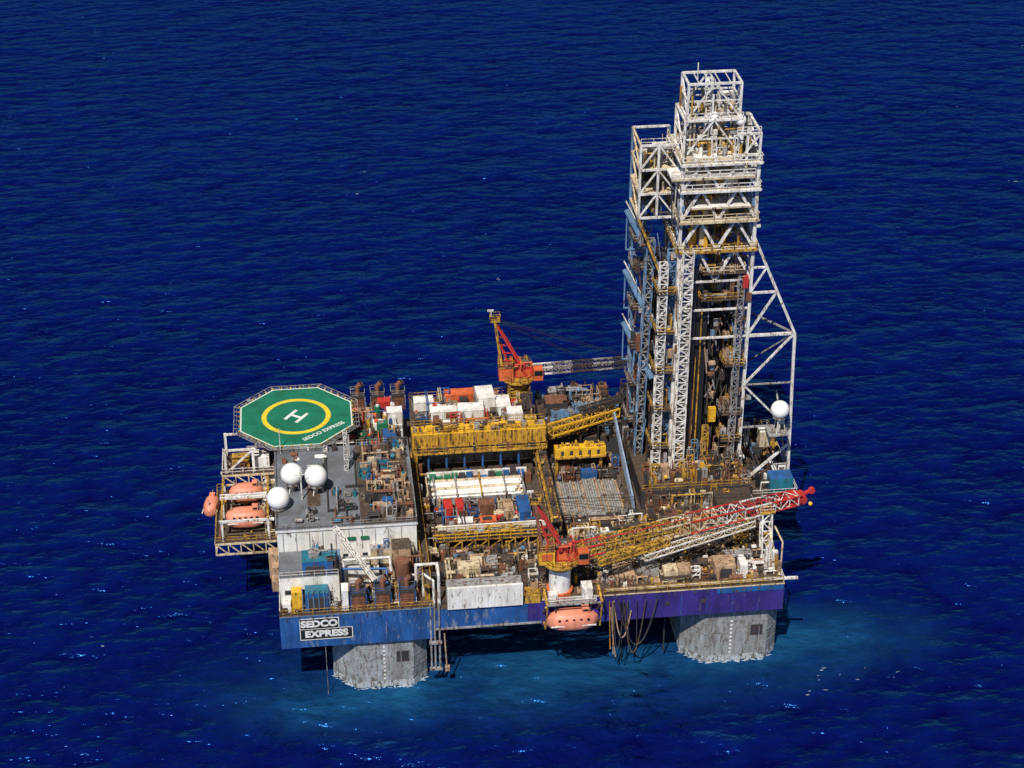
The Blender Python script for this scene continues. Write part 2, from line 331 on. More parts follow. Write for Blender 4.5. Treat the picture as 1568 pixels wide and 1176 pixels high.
# ---------------------------------------------------------------- right half
Rr=MB("aft_deck_equipment")
Rr.box(45,58,39,54,14.85,19.0,GREYD,BROWN)
clutter(Rr,45,58,38,53.5,19.0,130,PALD+[GREYL,TAN,BROWN,GREYD,LBLUE],41,3.0,2.3,.3)
Rr.box(46,49.8,46,49,19,21.8,GREYD,RUST);Rr.box(47,53,50.4,52.6,19,21.4,GREYD,GREYL)
for k in range(4): Rr.cyl((49+k*1.1,44,20.2),(49+k*1.1,48.5,20.2),.5,GREYL,12)
Rr.truss((45.4,35.4,23),(57.5,41.5,22.4),1.6,1.4,9,.28,.16,YEL2,YEL);Rr.truss((45.2,37.6,21),(52,39.5,21),1.2,1.2,5,.25,.18,YEL)
Rr.truss((51,39.5,24),(57.8,41,25),.9,.9,8,.2,.12,GREYD)
Rr.box(45.8,54.3,32.6,34.2,19.2,20.9,YEL2);Rr.box(45.8,54.3,32.4,32.6,19.1,19.4,YEL)
for k in range(5): Rr.box(46.8+k*1.5,47.3+k*1.5,32.55,32.6,19.7,20.5,GREYD)
clutter(Rr,46.2,54,32.8,34,20.9,12,[YEL,YEL2,RUST,BROWN],149,.6,1.2,.2)
for x in (46.2,53.6): Rr.beam((x,33.4,14.9),(x,33.4,19.2),.5,YEL)
clutter(Rr,45,57,30.5,38.5,14.9,70,[RUST,BLUE,GREYD,TAN,BROWN,GREYL,BROWN,DECKD],42,2.8,1.8,.3)
Rr.box(50,52.6,30.6,32,15,17.4,BLUE)
clutter(Rr,45.4,58,14.5,19.5,14.9,50,PALB+[YEL,WHITE,GREYD],43,2,1.8,.3)
clutter(Rr,48,76.4,9,20.5,14.9,210,PALB+[GREYD,YEL,BROWN,DECKD],44,2.0,2.2,.3)
clutter(Rr,48.5,75,1,9,14.9,170,PALB+[YEL,WHITE,TAN,GREYL,BROWN],45,1.5,1.8,.3)
clutter(Rr,44.6,49,1,14,14.9,40,PALB+[YEL,YEL2],145,1.6,1.6,.3)
for i,(x,y,w,d,h,mt) in enumerate(((51,2.4,3.2,5,1.6,TAN),(55.4,3,2.6,4.5,1.8,GREYL),(58.6,2,2.2,2.4,2,CREAM),(60.9,2.1,2,2.3,2,TAN),(66.5,2,3.2,3,2.5,TAN),(70.4,2,1.2,2.2,2.4,WHITE),(63.8,8,3,2,1.8,BROWN))):
    Rr.box(x,x+w,y,y+d,14.9,14.9+h,mt)
    for k in range(int(w/.45)): Rr.box(x+.15+k*.45,x+.25+k*.45,y-.06,y,15,14.8+h,mt)
Rr.box(67.3,69.1,1.86,1.92,15.3,16.9,GREYD)
Rr.box(48.2,50,1,13,14.9,15.3,YEL,BROWN);Rr.box(57.6,58,1,12,14.9,15.6,YEL);Rr.box(63,63.4,3,14,14.9,15.6,YEL)
Rr.rail([(49,.15,14.95),(76.8,.15,14.95)],YEL);Rr.rail([(76.9,.2,14.95),(76.9,24,14.95)],WHITE2)
Rr.pipe([(49.4,.7,15.3),(76,.7,15.3)],.2,CREAM)
Rr.beam((74,.8,15.4),(79,0,15.8),.35,WHITE2)
Rr.box(64,75,15.5,21.5,14.9,15.6,BLACK,DECKD);Rr.box(70,76,17,22,15.5,18.3,GREYD,DECKD)
Rr.truss((75.6,7.0,15),(75.6,8.6,22.6),1.5,1.5,5,.24,.14,WHITE2);Rr.box(74.4,76.8,7.6,10,22.6,22.9,YEL);Rr.rail([(74.4,7.6,22.9),(76.8,7.6,22.9)],WHITE2)
Rr.beam((76.6,2,15),(76.0,8,20),.3,CREAM);Rr.pipe([(77,3,14),(77.6,5,19),(77,8,20)],.15,CREAM)
clutter(Rr,74.4,77,2,10,15,18,[CREAM,WHITE2,YEL,TAN,GREYL],146,5,1.1,.3)
clutter(Rr,77.2,84.6,24.5,44,14.9,70,PALD+[TAN,WHITE,YEL,BROWN],46,3.0,2.0,.3)
Rr.box(80.4,84.2,24.4,27.2,15,17.8,TEAL,BLUE)
Rr.rail([(77.1,24.1,14.95),(84.9,24.1,14.95),(84.9,46,14.95)],WHITE2)
Rr.box(79,80.8,28,30,22,24.8,CREAM,WHITE)
clutter(Rr,58.5,77,45.5,54.5,14.9,60,PALD,47,4.5,3)
Rr.build(P)
W=MB("wind_wall")
v=[(57.3,21.8,15),(57.6,21.8,15),(58.2,37.5,15),(57.9,37.5,15),(56.9,21.8,17.8),(57.2,21.8,17.8),(56.5,37.5,24.4),(56.2,37.5,24.4)]
W.add(v,[(0,3,2,1),(0,1,5,4),(1,2,6,5),(2,3,7,6),(3,0,4,7),(4,5,6,7)],WALLB)
for k in range(14):
    t=(k+.4)/14;a=Vector(v[0]).lerp(Vector(v[3]),t);b=Vector(v[4]).lerp(Vector(v[7]),t);o=Vector((-.06,0,0))
    W.beam(a+o,b+o,.12,WALLB)
W.beam(Vector(v[4])+Vector((.15,0,.1)),Vector(v[7])+Vector((.15,0,.1)),.3,WALLB)
W.build()
K=MB("pipe_rack")
K.box(45.4,55.9,20.8,30,15.0,15.25,DECKD)
for i in range(26):
    x=45.6+i*.395
    for j in range(3+(1 if 9<i<17 else 0)):
        K.cyl((x+.15*(j%2),20.4+random.random()*.9,15.45+j*.36),(x+.15*(j%2),29.4+random.random()*.9,15.45+j*.36),.195,(PIPE,PIPE,GREYL,PIPE,PIPE,TAN)[(i*5+j*3)%6],10)
for y in (21.5,25,28.8): K.box(45.2,56.2,y,y+.25,15,15.27,YEL)
K.box(45.3,56,24.9,25.05,16.5,16.75,GREYL)
for x in (45.2,49,52.6,56):
    for y in (21.5,28.8): K.box(x,x+.2,y,y+.2,15,17,GREYL)
K.build()
# ---------------------------------------------------------------- containers
def container(x,y,z,lx,ly,h,mt,rot=0):
    c=MB("shipping_container")
    c.box(-lx/2,lx/2,-ly/2,ly/2,0.1,h,mt)
    for k in range(int(lx/.35)):
        a=-lx/2+.12+k*.35
        c.box(a,a+.14,-ly/2-.05,-ly/2,.2,h-.12,mt);c.box(a,a+.14,-ly/2+.1,ly/2-.1,h,h+.04,mt)
    for sx in (-1,1):
        for sy in (-1,1):
            c.box(sx*lx/2-.09,sx*lx/2+.09,sy*ly/2-.09,sy*ly/2+.09,0,h+.06,GREYL)
    c.beam((-lx/2,-ly/2,h+.02),(lx/2,-ly/2,h+.02),.12,mt)
    o=c.build();o.location=(x,y,z);o.rotation_euler=(0,0,rot);return o
for a in ((25.2,49,20.6,3.6,2.4,1.8,WHITE,.03),(28.4,45.5,20.6,4.6,2.6,1.9,WHITE),(33,45,20.6,4.4,2.8,2.2,WHITE,-.04),(38.6,46,20.6,2.4,4,2.4,WHITE),
          (31.5,50.5,20.6,5,2.4,2,ORG),(35.8,48.6,20.6,3,4.4,2.8,WHITE,.05),(28.6,40.6,20.6,1.2,2.2,2,WHITE),(34.6,41,20.6,3.6,2.2,.9,CREAM),
          (40.2,42.4,20.6,2.6,2.6,2.6,WHITE),(24.6,44,20.6,1.8,3,1.2,GREYL),
          (27.3,23.8,14.9,1.3,3.0,2.6,RED,.06),(29.2,24.2,14.9,1.2,2.8,2.4,RED),(29.8,20.4,14.9,2.4,1.8,1.6,WHITE,-.08),(33.4,20.2,14.9,2.6,1.8,1.7,ORG),
          (33.6,24.6,14.9,2.6,2.2,2.0,RUST),(39.4,22.8,14.9,2.0,5,2.4,BLUE),(37,23.6,14.9,1.6,3.6,1.8,TAN),(29,6.4,16.2,3.4,2.4,1.5,CREAM),
          (18.6,51,19.0,2.2,2,2.6,RED),(20.2,47.5,19.0,2.6,2.2,2.6,WHITE),(12.6,45.5,19.0,2.2,2,2.4,GRN),(19,41,19.0,2.2,3,2.0,BLUE)):
    container(*a)
# ---------------------------------------------------------------- exhaust stacks
def stack(x,y,z,h,back):
    s=MB("exhaust_stack")
    s.box(-1.0,1.0,-1.0,1.0,0,h*.62,RUST,GREYD)
    for k in range(5): s.box(-1.06,1.06,-1.06,-1.0,.3+k*h*.12,.42+k*h*.12,RUST)
    s.box(-1.15,1.15,-1.15,1.15,h*.62,h*.68,GREYD)
    s.cyl((0,0,h*.68),(0,0,h),.42,RUST,14,cap=False);s.sph((0,0,h),.44,RUST,12,8);s.cyl((0,0,h),(.7,-.1,h+.8),.42,RUST,14,.47,cap=False);s.cyl((.6,-.1,h+.7),(.69,-.1,h+.8),.34,BLACK,12)
    for a in (-1.2,1.2): s.beam((a,-1.2,0),(a,-1.2,h*.7),.14,BLUE if not back else GREYL)
    s.rail([(-1.2,-1.2,h*.68),(1.2,-1.2,h*.68),(1.2,1.2,h*.68),(-1.2,1.2,h*.68)],GREYL if back else BLUE,.9,.06,closed=True)
    o=s.build();o.location=(x,y,z)
for x in (14.2,17.6,21.1): stack(x,52.8,19,4.3,True)
for x in (11.9,15.6,19.2): stack(x,1.7,14.9,4.2,False)
# ---------------------------------------------------------------- radomes
def radome(x,y,z,r,h):
    s=MB("satellite_radome")
    s.sph((0,0,h+r*.85),r,RADO,32,20)
    s.cyl((0,0,h-.15),(0,0,h+.1),r*.75,GREYL,20);s.cyl((0,0,0),(0,0,h),.3,WHITE2,12)
    for k in range(3):
        t=k*2.094;s.beam((math.cos(t)*1.1,math.sin(t)*1.1,0),(math.cos(t)*.6,math.sin(t)*.6,h),.14,WHITE2)
    o=s.build();o.location=(x,y,z)
radome(2.8,20.8,23.8,1.75,1.6);radome(6.5,19.8,23.8,1.75,1.6);radome(.6,16,23.8,1.75,.4);radome(81.4,26,26.1,1.5,2.8)
# ---------------------------------------------------------------- helideck
E=empty("helideck")
D=MB("landing_deck");hx,hy,hz,hr=3.7,41.4,25.,9.35
def octo(r):
    q=r*math.tan(math.pi/8);return [(hx-q,hy-r),(hx+q,hy-r),(hx+r,hy-q),(hx+r,hy+q),(hx+q,hy+r),(hx-q,hy+r),(hx-r,hy+q),(hx-r,hy-q)]
D.prism(octo(hr),hz-.5,hz,GREYL,HGRN)
def band(o,i,z,mt):
    a=octo(o);b=octo(i)
    for k in range(8):
        j=(k+1)%8;D.add([(*a[k],z),(*a[j],z),(*b[j],z),(*b[k],z)],[(0,1,2,3)],mt)
MARKW=mat("marking_white",(.8,.8,.78),.6,0,.25,.04);MARKY=mat("marking_yellow",(.82,.60,.03),.6,0,.25,.04)
band(hr-.15,hr-.36,hz+.006,MARKW)
v=[];n=64
for r in (5.7,4.9):
    for i in range(n): t=2*math.pi*i/n;v.append((hx+r*math.cos(t),hy+r*math.sin(t),hz+.006))
D.add(v,[(i,(i+1)%n,(i+1)%n+n,i+n) for i in range(n)],MARKY)
ang=math.radians(-35)
def quad(cx,cy,w,h,z,mt):
    pts=[]
    for a,b in ((-w/2,-h/2),(w/2,-h/2),(w/2,h/2),(-w/2,h/2)):
        X=cx+a;Y=cy+b;pts.append((hx+X*math.cos(ang)-Y*math.sin(ang),hy+X*math.sin(ang)+Y*math.cos(ang),z))
    D.add(pts,[(0,1,2,3)],mt)
quad(-1.1,0,.55,3.4,hz+.008,MARKW);quad(1.1,0,.55,3.4,hz+.008,MARKW);quad(0,0,1.65,.55,hz+.008,MARKW)
a=octo(hr);b=octo(hr+.9)
for k in range(8):
    j=(k+1)%8;p0=Vector((*a[k],hz-.2));p1=Vector((*a[j],hz-.2));q0=Vector((*b[k],hz+.0));q1=Vector((*b[j],hz+.0))
    D.beam(q0,q1,.09,GREYL);D.beam(p0.lerp(q0,.5),p1.lerp(q1,.5),.05,GREYL)
    for i in range(6): D.beam(p0.lerp(p1,i/6),q0.lerp(q1,i/6),.08,GREYL)
    for i in range(5):
        q=p0.lerp(p1,i/5);D.cyl(q+Vector((0,0,.2)),q+Vector((0,0,.4)),.12,YEL2,6)
D.build(E)
Q=MB("support_frame")
frame(Q,-8.6,-.3,32.5,39,20,2.0,CREAM,BROWN,4)
Q.rail([(-.3,32.5,20),(-8.6,32.5,20),(-8.6,39,20)],WHITE2)
for x,y in ((-8,33),(-8,38),(-3.5,33),(-4,46),(0,36),(8,36),(0,48),(8,48),(11,38),(11,46)): Q.beam((x,y,14.9 if x>-1 else 19.8),(x,y,24.5),.4,WHITE2)
for x in (-3,0,3,6,9): Q.beam((x,33.4,24.2),(x,49.6,24.2),.35,GREYL)
for y in (34,38,42,46,49): Q.beam((-4.5,y,24.1),(11,y,24.1),.3,GREYL)
Q.beam((-8,33,20),(-3.5,33,24.2),.25,WHITE2);Q.beam((-8,38,20),(-8,33,24.2),.25,WHITE2);Q.beam((-8,33,24.3),(-3,33,24.3),.3,WHITE2);Q.beam((-8,38,24.3),(-6,38,24.3),.3,WHITE2)
Q.beam((0,36,15),(8,36,24),.25,WHITE2);Q.box(-7,-4.2,34,36.4,20,21.6,YEL);Q.box(-3.6,-1,34,36.6,20,22,WHITE)
clutter(Q,-8.2,-.5,32.8,38.6,20,16,[YEL,WHITE,CREAM,RUST,BLUE],23,1.6,1.2,.3)
Q.build(E)
def text(body,size,loc,rot,mt,name,parent,ext=.004,off=.02):
    cu=bpy.data.curves.new(name,'FONT');cu.body=body;cu.size=size;cu.extrude=ext;cu.offset=off
    cu.materials.append(mt);cu.align_x='CENTER';cu.align_y='CENTER'
    tmp=bpy.data.objects.new(name+"_c",cu);sc.collection.objects.link(tmp)
    bpy.context.view_layer.update()
    me=bpy.data.meshes.new_from_object(tmp.evaluated_get(bpy.context.evaluated_depsgraph_get()))
    bpy.data.objects.remove(tmp)
    o=bpy.data.objects.new(name,me);sc.collection.objects.link(o);o.location=loc;o.rotation_euler=rot
    if parent:o.parent=parent
    return o
text("SEDCO EXPRESS",1.15,(hx+4.4,hy-5.2,hz+.01),(0,0,math.radians(36)),MARKW,"deck_lettering",E)
NS=empty("hull_name_sign")
s=MB("panel");s.box(3.0,8.7,-.08,-.03,12.4,14.25,BLACK);s.box(3.0,10.7,-.08,-.03,10.5,12.36,BLACK)
for a in ((3.0,8.7,14.25,14.36),(2.9,3.0,10.4,14.36),(8.7,8.82,12.36,14.36),(10.7,10.82,10.4,12.4),(3.0,10.7,10.4,10.5),(3,10.7,12.36,12.42)): s.box(a[0],a[1],-.12,-.07,a[2],a[3],MARKW)
s.build(NS)
text("SEDCO",1.6,(5.85,-.1,13.3),(math.radians(90),0,0),MARKW,"lettering",NS,.01,.08).scale=(1.06,1,1)
text("EXPRESS",1.6,(6.85,-.1,11.42),(math.radians(90),0,0),MARKW,"lettering_lower",NS,.01,.08).scale=(1.08,1,1)
# ---------------------------------------------------------------- lifeboats
def lifeboat(x,y,z,L,Wd,rot,mt=SALM):
    s=MB("lifeboat");n=14;k=16;v=[];Hh=Wd*.55
    for i in range(n+1):
        t=i/n;u=2*t-1;w=(1-abs(u)**3.2)**.6*Wd/2+.02;kz=abs(u)**3*.5
        for j in range(k):
            a=2*math.pi*j/k;cx=math.cos(a);sy=math.sin(a)
            yy=math.copysign(abs(cx)**.7,cx)*w
            zz=(abs(sy)**.75*Hh*1.05*(1-abs(u)**4*.6)) if sy>0 else (-abs(sy)**.9*Hh*.8*(1-kz))
            v.append((u*L/2,yy,zz))
    f=[(i*k+j,i*k+(j+1)%k,(i+1)*k+(j+1)%k,(i+1)*k+j) for i in range(n) for j in range(k)]
    s.add(v,f,mt,True)
    for sg in (-1,1):
        s.beam((-L*.44,sg*Wd*.47,0),(L*.44,sg*Wd*.47,0),.16,WHITE2)
        for q in range(5): s.box(-L*.3+q*L*.14,-L*.3+q*L*.14+.4,sg*Wd*.45-.07,sg*Wd*.45+.07,Hh*.5,Hh*.66,GLASS)
    s.box(L*.18,L*.32,-Wd*.18,Wd*.18,Hh*.95,Hh*1.35,mt);s.box(L*.2,L*.3,-Wd*.19,-Wd*.18,Hh*1.1,Hh*1.28,GLASS)
    for q in (-L*.33,L*.36): s.cyl((q,0,Hh*.7),(q,0,Hh*1.6),.08,GREYL)
    o=s.build();o.location=(x,y,z);o.rotation_euler=(0,0,rot);return o
lifeboat(43.9,-2.0,12.2,7.8,3.2,0)
lifeboat(-5.0,23.6,17.3,6.4,3.2,0);lifeboat(-4.9,30.8,17.3,5.6,3.0,0);lifeboat(-10.6,29.6,16.0,4.6,2.4,math.radians(80))
V=MB("lifeboat_davits")
for x in (39.8,48.1):
    V.beam((x,.3,10.5),(x,.3,16.6),.4,YEL);V.beam((x,.3,16.6),(x+.2,-2.6,15.6),.35,YEL);V.beam((x,.3,12.2),(x,-2.4,15.2),.25,YEL);V.beam((x,.3,10.6),(x+.1,-1.6,10.6),.25,YEL);V.beam((x+.1,-1.6,10.6),(x+.2,-2.6,15.6),.22,YEL)
V.beam((39.8,-2.6,15.6),(48.3,-2.6,15.6),.2,GREYL)
V.box(40.2,47.6,-1.4,.2,14.8,15.05,GREYL);V.rail([(40.2,-1.4,15.05),(47.6,-1.4,15.05)],WHITE2,1.0,.08)
V.box(40.4,41.8,-.9,.3,15,16.2,WHITE2);V.box(45.6,47.2,-.7,1.5,15,16.8,WHITE2)
for x in (41.3,46.7): V.cyl((x,-2.2,13.6),(x,-2.4,15.6),.06,BLACK,6)
V.build(P)
# ---------------------------------------------------------------- cranes
def crane(px,py,pz,cz,tip,mast,segs,big):
    e=empty("pedestal_crane")
    b=MB("pedestal")
    if big:
        b.cyl((px,py,pz),(px,py,cz-1.2),1.65,WHITE,24);b.cyl((px,py,pz),(px,py,pz+.9),2.0,ORG,24);b.cyl((px,py,cz-1.6),(px,py,cz-.3),1.65,YEL,24,2.4)
    else:
        b.truss((px,py,pz),(px,py,cz-.6),3.4,3.4,4,.4,.25,YEL);b.cyl((px,py,pz),(px,py,cz-.4),1.3,CREAM,18);b.cyl((px,py,cz-.7),(px,py,cz-.2),2.4,YEL,24)
    b.cyl((px,py,cz-.3),(px,py,cz),2.9,YEL,24)
    b.rail([(px+2.9*math.cos(t*math.pi/6),py+2.9*math.sin(t*math.pi/6),cz) for t in range(12)],YEL,1.1,.08,closed=True)
    b.build(e)
    h=MB("machinery_house")
    h.box(px-3.4,px-1.0,py-1.7,py+.6,cz+.1,cz+2.5,YEL2 if big else ORG,RUST);h.box(px-3.0,px-1.4,py-1.8,py-1.7,cz+.9,cz+2.1,ORG);h.box(px-3.5,px-.9,py-1.8,py+.7,cz+2.5,cz+2.7,YEL,RUST)
    h.box(px-.8,px+2.4,py-1.0,py+1.8,cz+.1,cz+2.2,RED,RUST);h.box(px-.4,px+2.0,py-1.1,py-1.0,cz+.4,cz+1.6,ORG)
    h.box(px+2.5,px+4.1,py-1.9,py-.3,cz-.1,cz+2.0,ORG);h.box(px+2.6,px+4.0,py-1.96,py-1.9,cz+.9,cz+1.8,GLASS);h.box(px+4.1,px+4.16,py-1.8,py-.4,cz+.9,cz+1.8,GLASS)
    h.cyl((px-.4,py+.4,cz+2.5),(px+1.8,py+.4,cz+2.5),.7,GREYD,14)
    clutter(h,px-3.3,px+2.2,py-1.6,py+1.6,cz+2.2,24,[YEL,RED,GREYD,ORG,GREYL,RUST],int(px),1.1,1.0,.3)
    h.rail([(px-3.4,py-1.7,cz+2.7),(px-1,py-1.7,cz+2.7),(px-1,py+.6,cz+2.7),(px-3.4,py+.6,cz+2.7)],YEL,.9,.07,closed=True)
    h.build(e)
    a=MB("mast");mx,my,mz=mast
    for sy in (-1,1):
        a.beam((px-2.6,py+sy*1.1,cz),(mx,my+sy*.55,mz),.42,YEL if not big else RUST);a.beam((px+1.6,py+sy*1.1,cz),(mx+.3,my+sy*.55,mz-.8),.34,RED)
        a.beam((px-1.6,py+sy*1.1,cz+2.5),(mx+.9,my+sy*.6,(mz+cz)/2+1),.22,RED)
    for k in range(1,7):
        t=k/7;q=Vector((px-2.6,py,cz)).lerp(Vector((mx,my,mz)),t);a.beam(q+Vector((0,-1.1+.55*t,0)),q+Vector((0,1.1-.55*t,0)),.2,RUST)
        q2=Vector((px+1.6,py,cz)).lerp(Vector((mx+.3,my,mz-.8)),t);a.beam(q2+Vector((0,-1.1+.55*t,0)),q2+Vector((0,1.1-.55*t,0)),.2,RED);a.beam(q,q2,.16,RED)
    a.box(mx-.8,mx+.9,my-.8,my+.8,mz-.2,mz+.1,YEL);a.rail([(mx-.8,my-.8,mz),(mx+.9,my-.8,mz),(mx+.9,my+.8,mz),(mx-.8,my+.8,mz)],YEL,1,.08,closed=True);a.cyl((mx-.2,my-.4,mz+.3),(mx-.2,my+.4,mz+.3),.6,GREYD,12)
    a.beam((mx-.6,my,mz),(mx-.6,my,mz+1.8),.12,WHITE2);a.box(mx-1.2,mx-.2,my-.1,my+.1,mz+1.6,mz+1.9,WHITE2)
    a.build(e)
    o=MB("boom");p0=Vector((px+2.3,py+.3,cz+.9));p1=Vector(tip);n=len(segs)
    for k in range(n):
        a0=p0.lerp(p1,k/n);a1=p0.lerp(p1,(k+1)/n);w=(1.9+.5*math.sin(math.pi*(k+.5)/n)) if big else 1.5
        o.truss(a0,a1,w,w*.85,3,.19 if big else .24,.11,segs[k][0],segs[k][1],.97)
    if big:
        side=(p1-p0).cross(Vector((0,0,1))).normalized()
        o.truss(p1-Vector((3,0,.2)),p1+Vector((.9,0,0)),1.5,1.3,3,.3,.22,RED);o.cyl(p1+Vector((.8,-.9,0)),p1+Vector((.8,.9,0)),.8,RED,16)
        o.box(p1.x-1.6,p1.x+.6,p1.y-.7,p1.y+.7,p1.z-.3,p1.z+.6,RED)
        o.beam(p1+Vector((0,0,0)),p1+Vector((2.8,.6,1.0)),.4,RED);o.beam(p1+Vector((-1,0,0)),p1+Vector((2.8,.6,1.0)),.25,RED);o.cyl(p1+Vector((2.6,.3,.8)),p1+Vector((2.6,.9,.8)),.5,RED,12)
        o.cyl(p1+Vector((2.6,.6,.8)),p1+Vector((2.6,.6,-1.5)),.05,BLACK,6);o.sph(p1+Vector((2.6,.6,-1.7)),.35,YEL2,10,8)
        o.beam(p0+Vector((1,0,-.7)),p0.lerp(p1,.45)+Vector((0,0,-.8)),.6,YEL,.1)
        r0=p0+side*1.6+Vector((3,0,-1.2));r1=p0.lerp(p1,.40)+side*1.4+Vector((0,0,-1.2));o.truss(r0,r1,.9,.9,12,.2,.12,YEL)
        r0=p0.lerp(p1,.28)+side*2.2+Vector((0,0,-2.4));r1=p0.lerp(p1,.80)+side*.6+Vector((0,0,-2.2));o.truss(r0,r1,1.1,1.0,14,.16,.1,WHITE2,CREAM)
        o.cyl(p0+Vector((1,0,1.3)),p0.lerp(p1,.95)+Vector((0,0,.9)),.07,RED,6)
    else:
        o.cyl(p1+Vector((0,-.6,0)),p1+Vector((0,.6,0)),.6,GREYD,12)
    m=Vector((mx,my,mz))
    for sy in (-.4,.4):
        o.cyl(m+Vector((0,sy,0)),p0.lerp(p1,.96)+Vector((0,sy,1)),.045,BLACK,5)
        o.cyl(m+Vector((0,sy,0)),p0.lerp(p1,.55)+Vector((0,sy,1)),.04,BLACK,5)
    o.build(e)
crane(42.4,1.6,14.9,21.2,(80.6,10.2,23.6),(38.6,2.2,31.4),[(RED,YEL),(YEL,YEL),(YEL,YEL),(CREAM,YEL),(RED,CREAM),(RED,WHITE2),(WHITE2,RED),(RED,WHITE2)],True)
crane(41.8,51,20.6,24.8,(62,52,25.8),(37.8,51,36),[(WHITE2,GREYL),(GREYL,GREYL),(GREYD,GREYD),(GREYL,GREYD),(GREYD,GREYD)],False)
# ---------------------------------------------------------------- derrick
DE=empty("drilling_derrick")
d=MB("tower_frame")
x0,x1,y0,y1=64.,75.6,28.,39.
lev=[19,25,31,37,43,48,53,58.5,63.5,68.6,73]
for (x,y) in ((x0,y0),(x1,y0),(x0,y1),(x1,y1)):
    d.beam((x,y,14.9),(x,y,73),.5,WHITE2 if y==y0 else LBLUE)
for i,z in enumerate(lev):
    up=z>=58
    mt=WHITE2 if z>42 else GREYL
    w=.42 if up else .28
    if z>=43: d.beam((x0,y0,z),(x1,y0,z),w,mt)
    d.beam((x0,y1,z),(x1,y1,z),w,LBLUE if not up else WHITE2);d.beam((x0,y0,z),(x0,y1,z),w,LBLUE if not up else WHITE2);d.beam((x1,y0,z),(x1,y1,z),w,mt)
    if i<len(lev)-1:
        z2=lev[i+1]
        for (xa) in (x0,x1):
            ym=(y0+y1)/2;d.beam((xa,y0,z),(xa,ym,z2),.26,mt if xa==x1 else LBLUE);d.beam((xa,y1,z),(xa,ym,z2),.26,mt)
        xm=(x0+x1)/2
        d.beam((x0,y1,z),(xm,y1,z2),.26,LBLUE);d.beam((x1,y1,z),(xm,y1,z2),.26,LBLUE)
        if z>=53:
            d.beam((x0,y0,z),(x0+3,y0,z2),.38,mt);d.beam((x0+3,y0,z2),(xm,y0,z),.38,mt);d.beam((xm,y0,z),(x1-3,y0,z2),.38,mt);d.beam((x1-3,y0,z2),(x1,y0,z),.38,mt)
for z,mt in ((73,WHITE2),(68.6,WHITE2),(63.5,CREAM),(58.5,YEL)):
    for k in range(11): d.beam((x0+k,y0,z),(x0+k+.6,y1,z),.16,mt)
    d.beam((x0-.4,y0-.8,z),(x1+.4,y0-.8,z),.36,mt);d.beam((x1+.4,y0-.8,z),(x1+.4,y1,z),.3,mt);d.beam((x0-.4,y0-.8,z),(x0-.4,y1,z),.3,mt)
    d.box(x0-.3,x1+.3,y0-.7,y0+.8,z-.05,z+.05,CREAM,CREAM)
    d.rail([(x0-.4,y0-.8,z),(x1+.4,y0-.8,z),(x1+.4,y1,z)],mt,1.2,.1);d.rail([(x0-.4,y0-.8,z),(x0-.4,y1,z)],CREAM,1.2,.1)
d.box(x0+1,x1-3,y0+1,y0+5,72.6,73.3,CREAM,WHITE);d.box(x0-1.8,x1-.6,y0-.7,y0+3.6,70.5,70.9,CREAM,WHITE);d.box(x0+1.5,x1-1,y0-.6,y0+2.6,65.6,65.9,CREAM,WHITE)
d.rail([(x0-1.8,y0-.7,70.9),(x1-.6,y0-.7,70.9)],WHITE2,1.1,.1)
for x in (66,69,72): d.beam((x,y0,73.5),(x,y1,73.5),.6,WHITE2)
for k in range(5): d.cyl((67+k*1.1,31.5,75),(67.35+k*1.1,31.5,75),1.3,CREAM,20)
for (xa,xb,ya,yb,za,zb) in ((64.4,73.2,30,37,73,79),(64.9,72.9,31,36,79,84.4)):
    for x in (xa,xb):
        for y in (ya,yb): d.beam((x,y,za),(x,y,zb),.36,WHITE2)
    for z in (za,(za+zb)/2,zb):
        w=.32 if z!=(za+zb)/2 else .2
        d.beam((xa,ya,z),(xb,ya,z),w,WHITE2);d.beam((xa,yb,z),(xb,yb,z),w,WHITE2);d.beam((xa,ya,z),(xa,yb,z),w,WHITE2);d.beam((xb,ya,z),(xb,yb,z),w,WHITE2)
    d.beam((xa,ya,za),((xa+xb)/2,ya,zb),.24,WHITE2);d.beam((xb,ya,za),((xa+xb)/2,ya,zb),.24,WHITE2);d.beam((xa,yb,za),((xa+xb)/2,yb,zb),.24,WHITE2);d.beam((xb,yb,za),((xa+xb)/2,yb,zb),.24,WHITE2)
    d.beam((xa,ya,za),(xa,yb,zb),.22,WHITE2);d.beam((xb,yb,za),(xb,ya,zb),.22,WHITE2)
    for k in range(1,5): d.beam((xa+(xb-xa)*k/5,ya,zb),(xa+(xb-xa)*k/5,yb,zb),.14,WHITE2)
d.truss((68.2,31.5,77),(68.4,33,84.6),.9,.9,8,.14,.1,WHITE2);d.cyl((66.6,33,84.4),(66.6,33,87),.1,WHITE2)
d.rail([(64.4,30,79),(73.2,30,79)],WHITE2,1.1,.09)
d.sph((68.9,30.6,79.4),.7,RADO,18,12);d.sph((73.0,30.6,78.6),.85,RADO,18,12);d.cyl((73.0,30.6,73),(73.0,30.6,78),.2,WHITE2)
for z in (74,77.4): d.beam((72,y0,z),(x1,y0,z),.35,WHITE2);d.beam((x1,y0,z),(x1,36,z),.35,WHITE2)
for x in (73.6,x1): d.beam((x,y0,73),(x,y0,77.4),.35,WHITE2);d.beam((x,36,73),(x,36,77.4),.35,WHITE2)
d.beam((72.4,y0,73),(x1,y0,77.4),.25,WHITE2);d.beam((x1,y0,73),(x1,36,77.4),.25,WHITE2)
d.beam((72,36,77.4),(x1,36,77.4),.35,WHITE2);d.rail([(72,y0,77.5),(x1,y0,77.5)],WHITE2,1,.09)
for (x,y) in ((58.2,32),(58.2,39.5),(64,39.5),(61,32)): d.beam((x,y,62.5),(x,y,74.5),.35,LBLUE if y>33 else WHITE2)
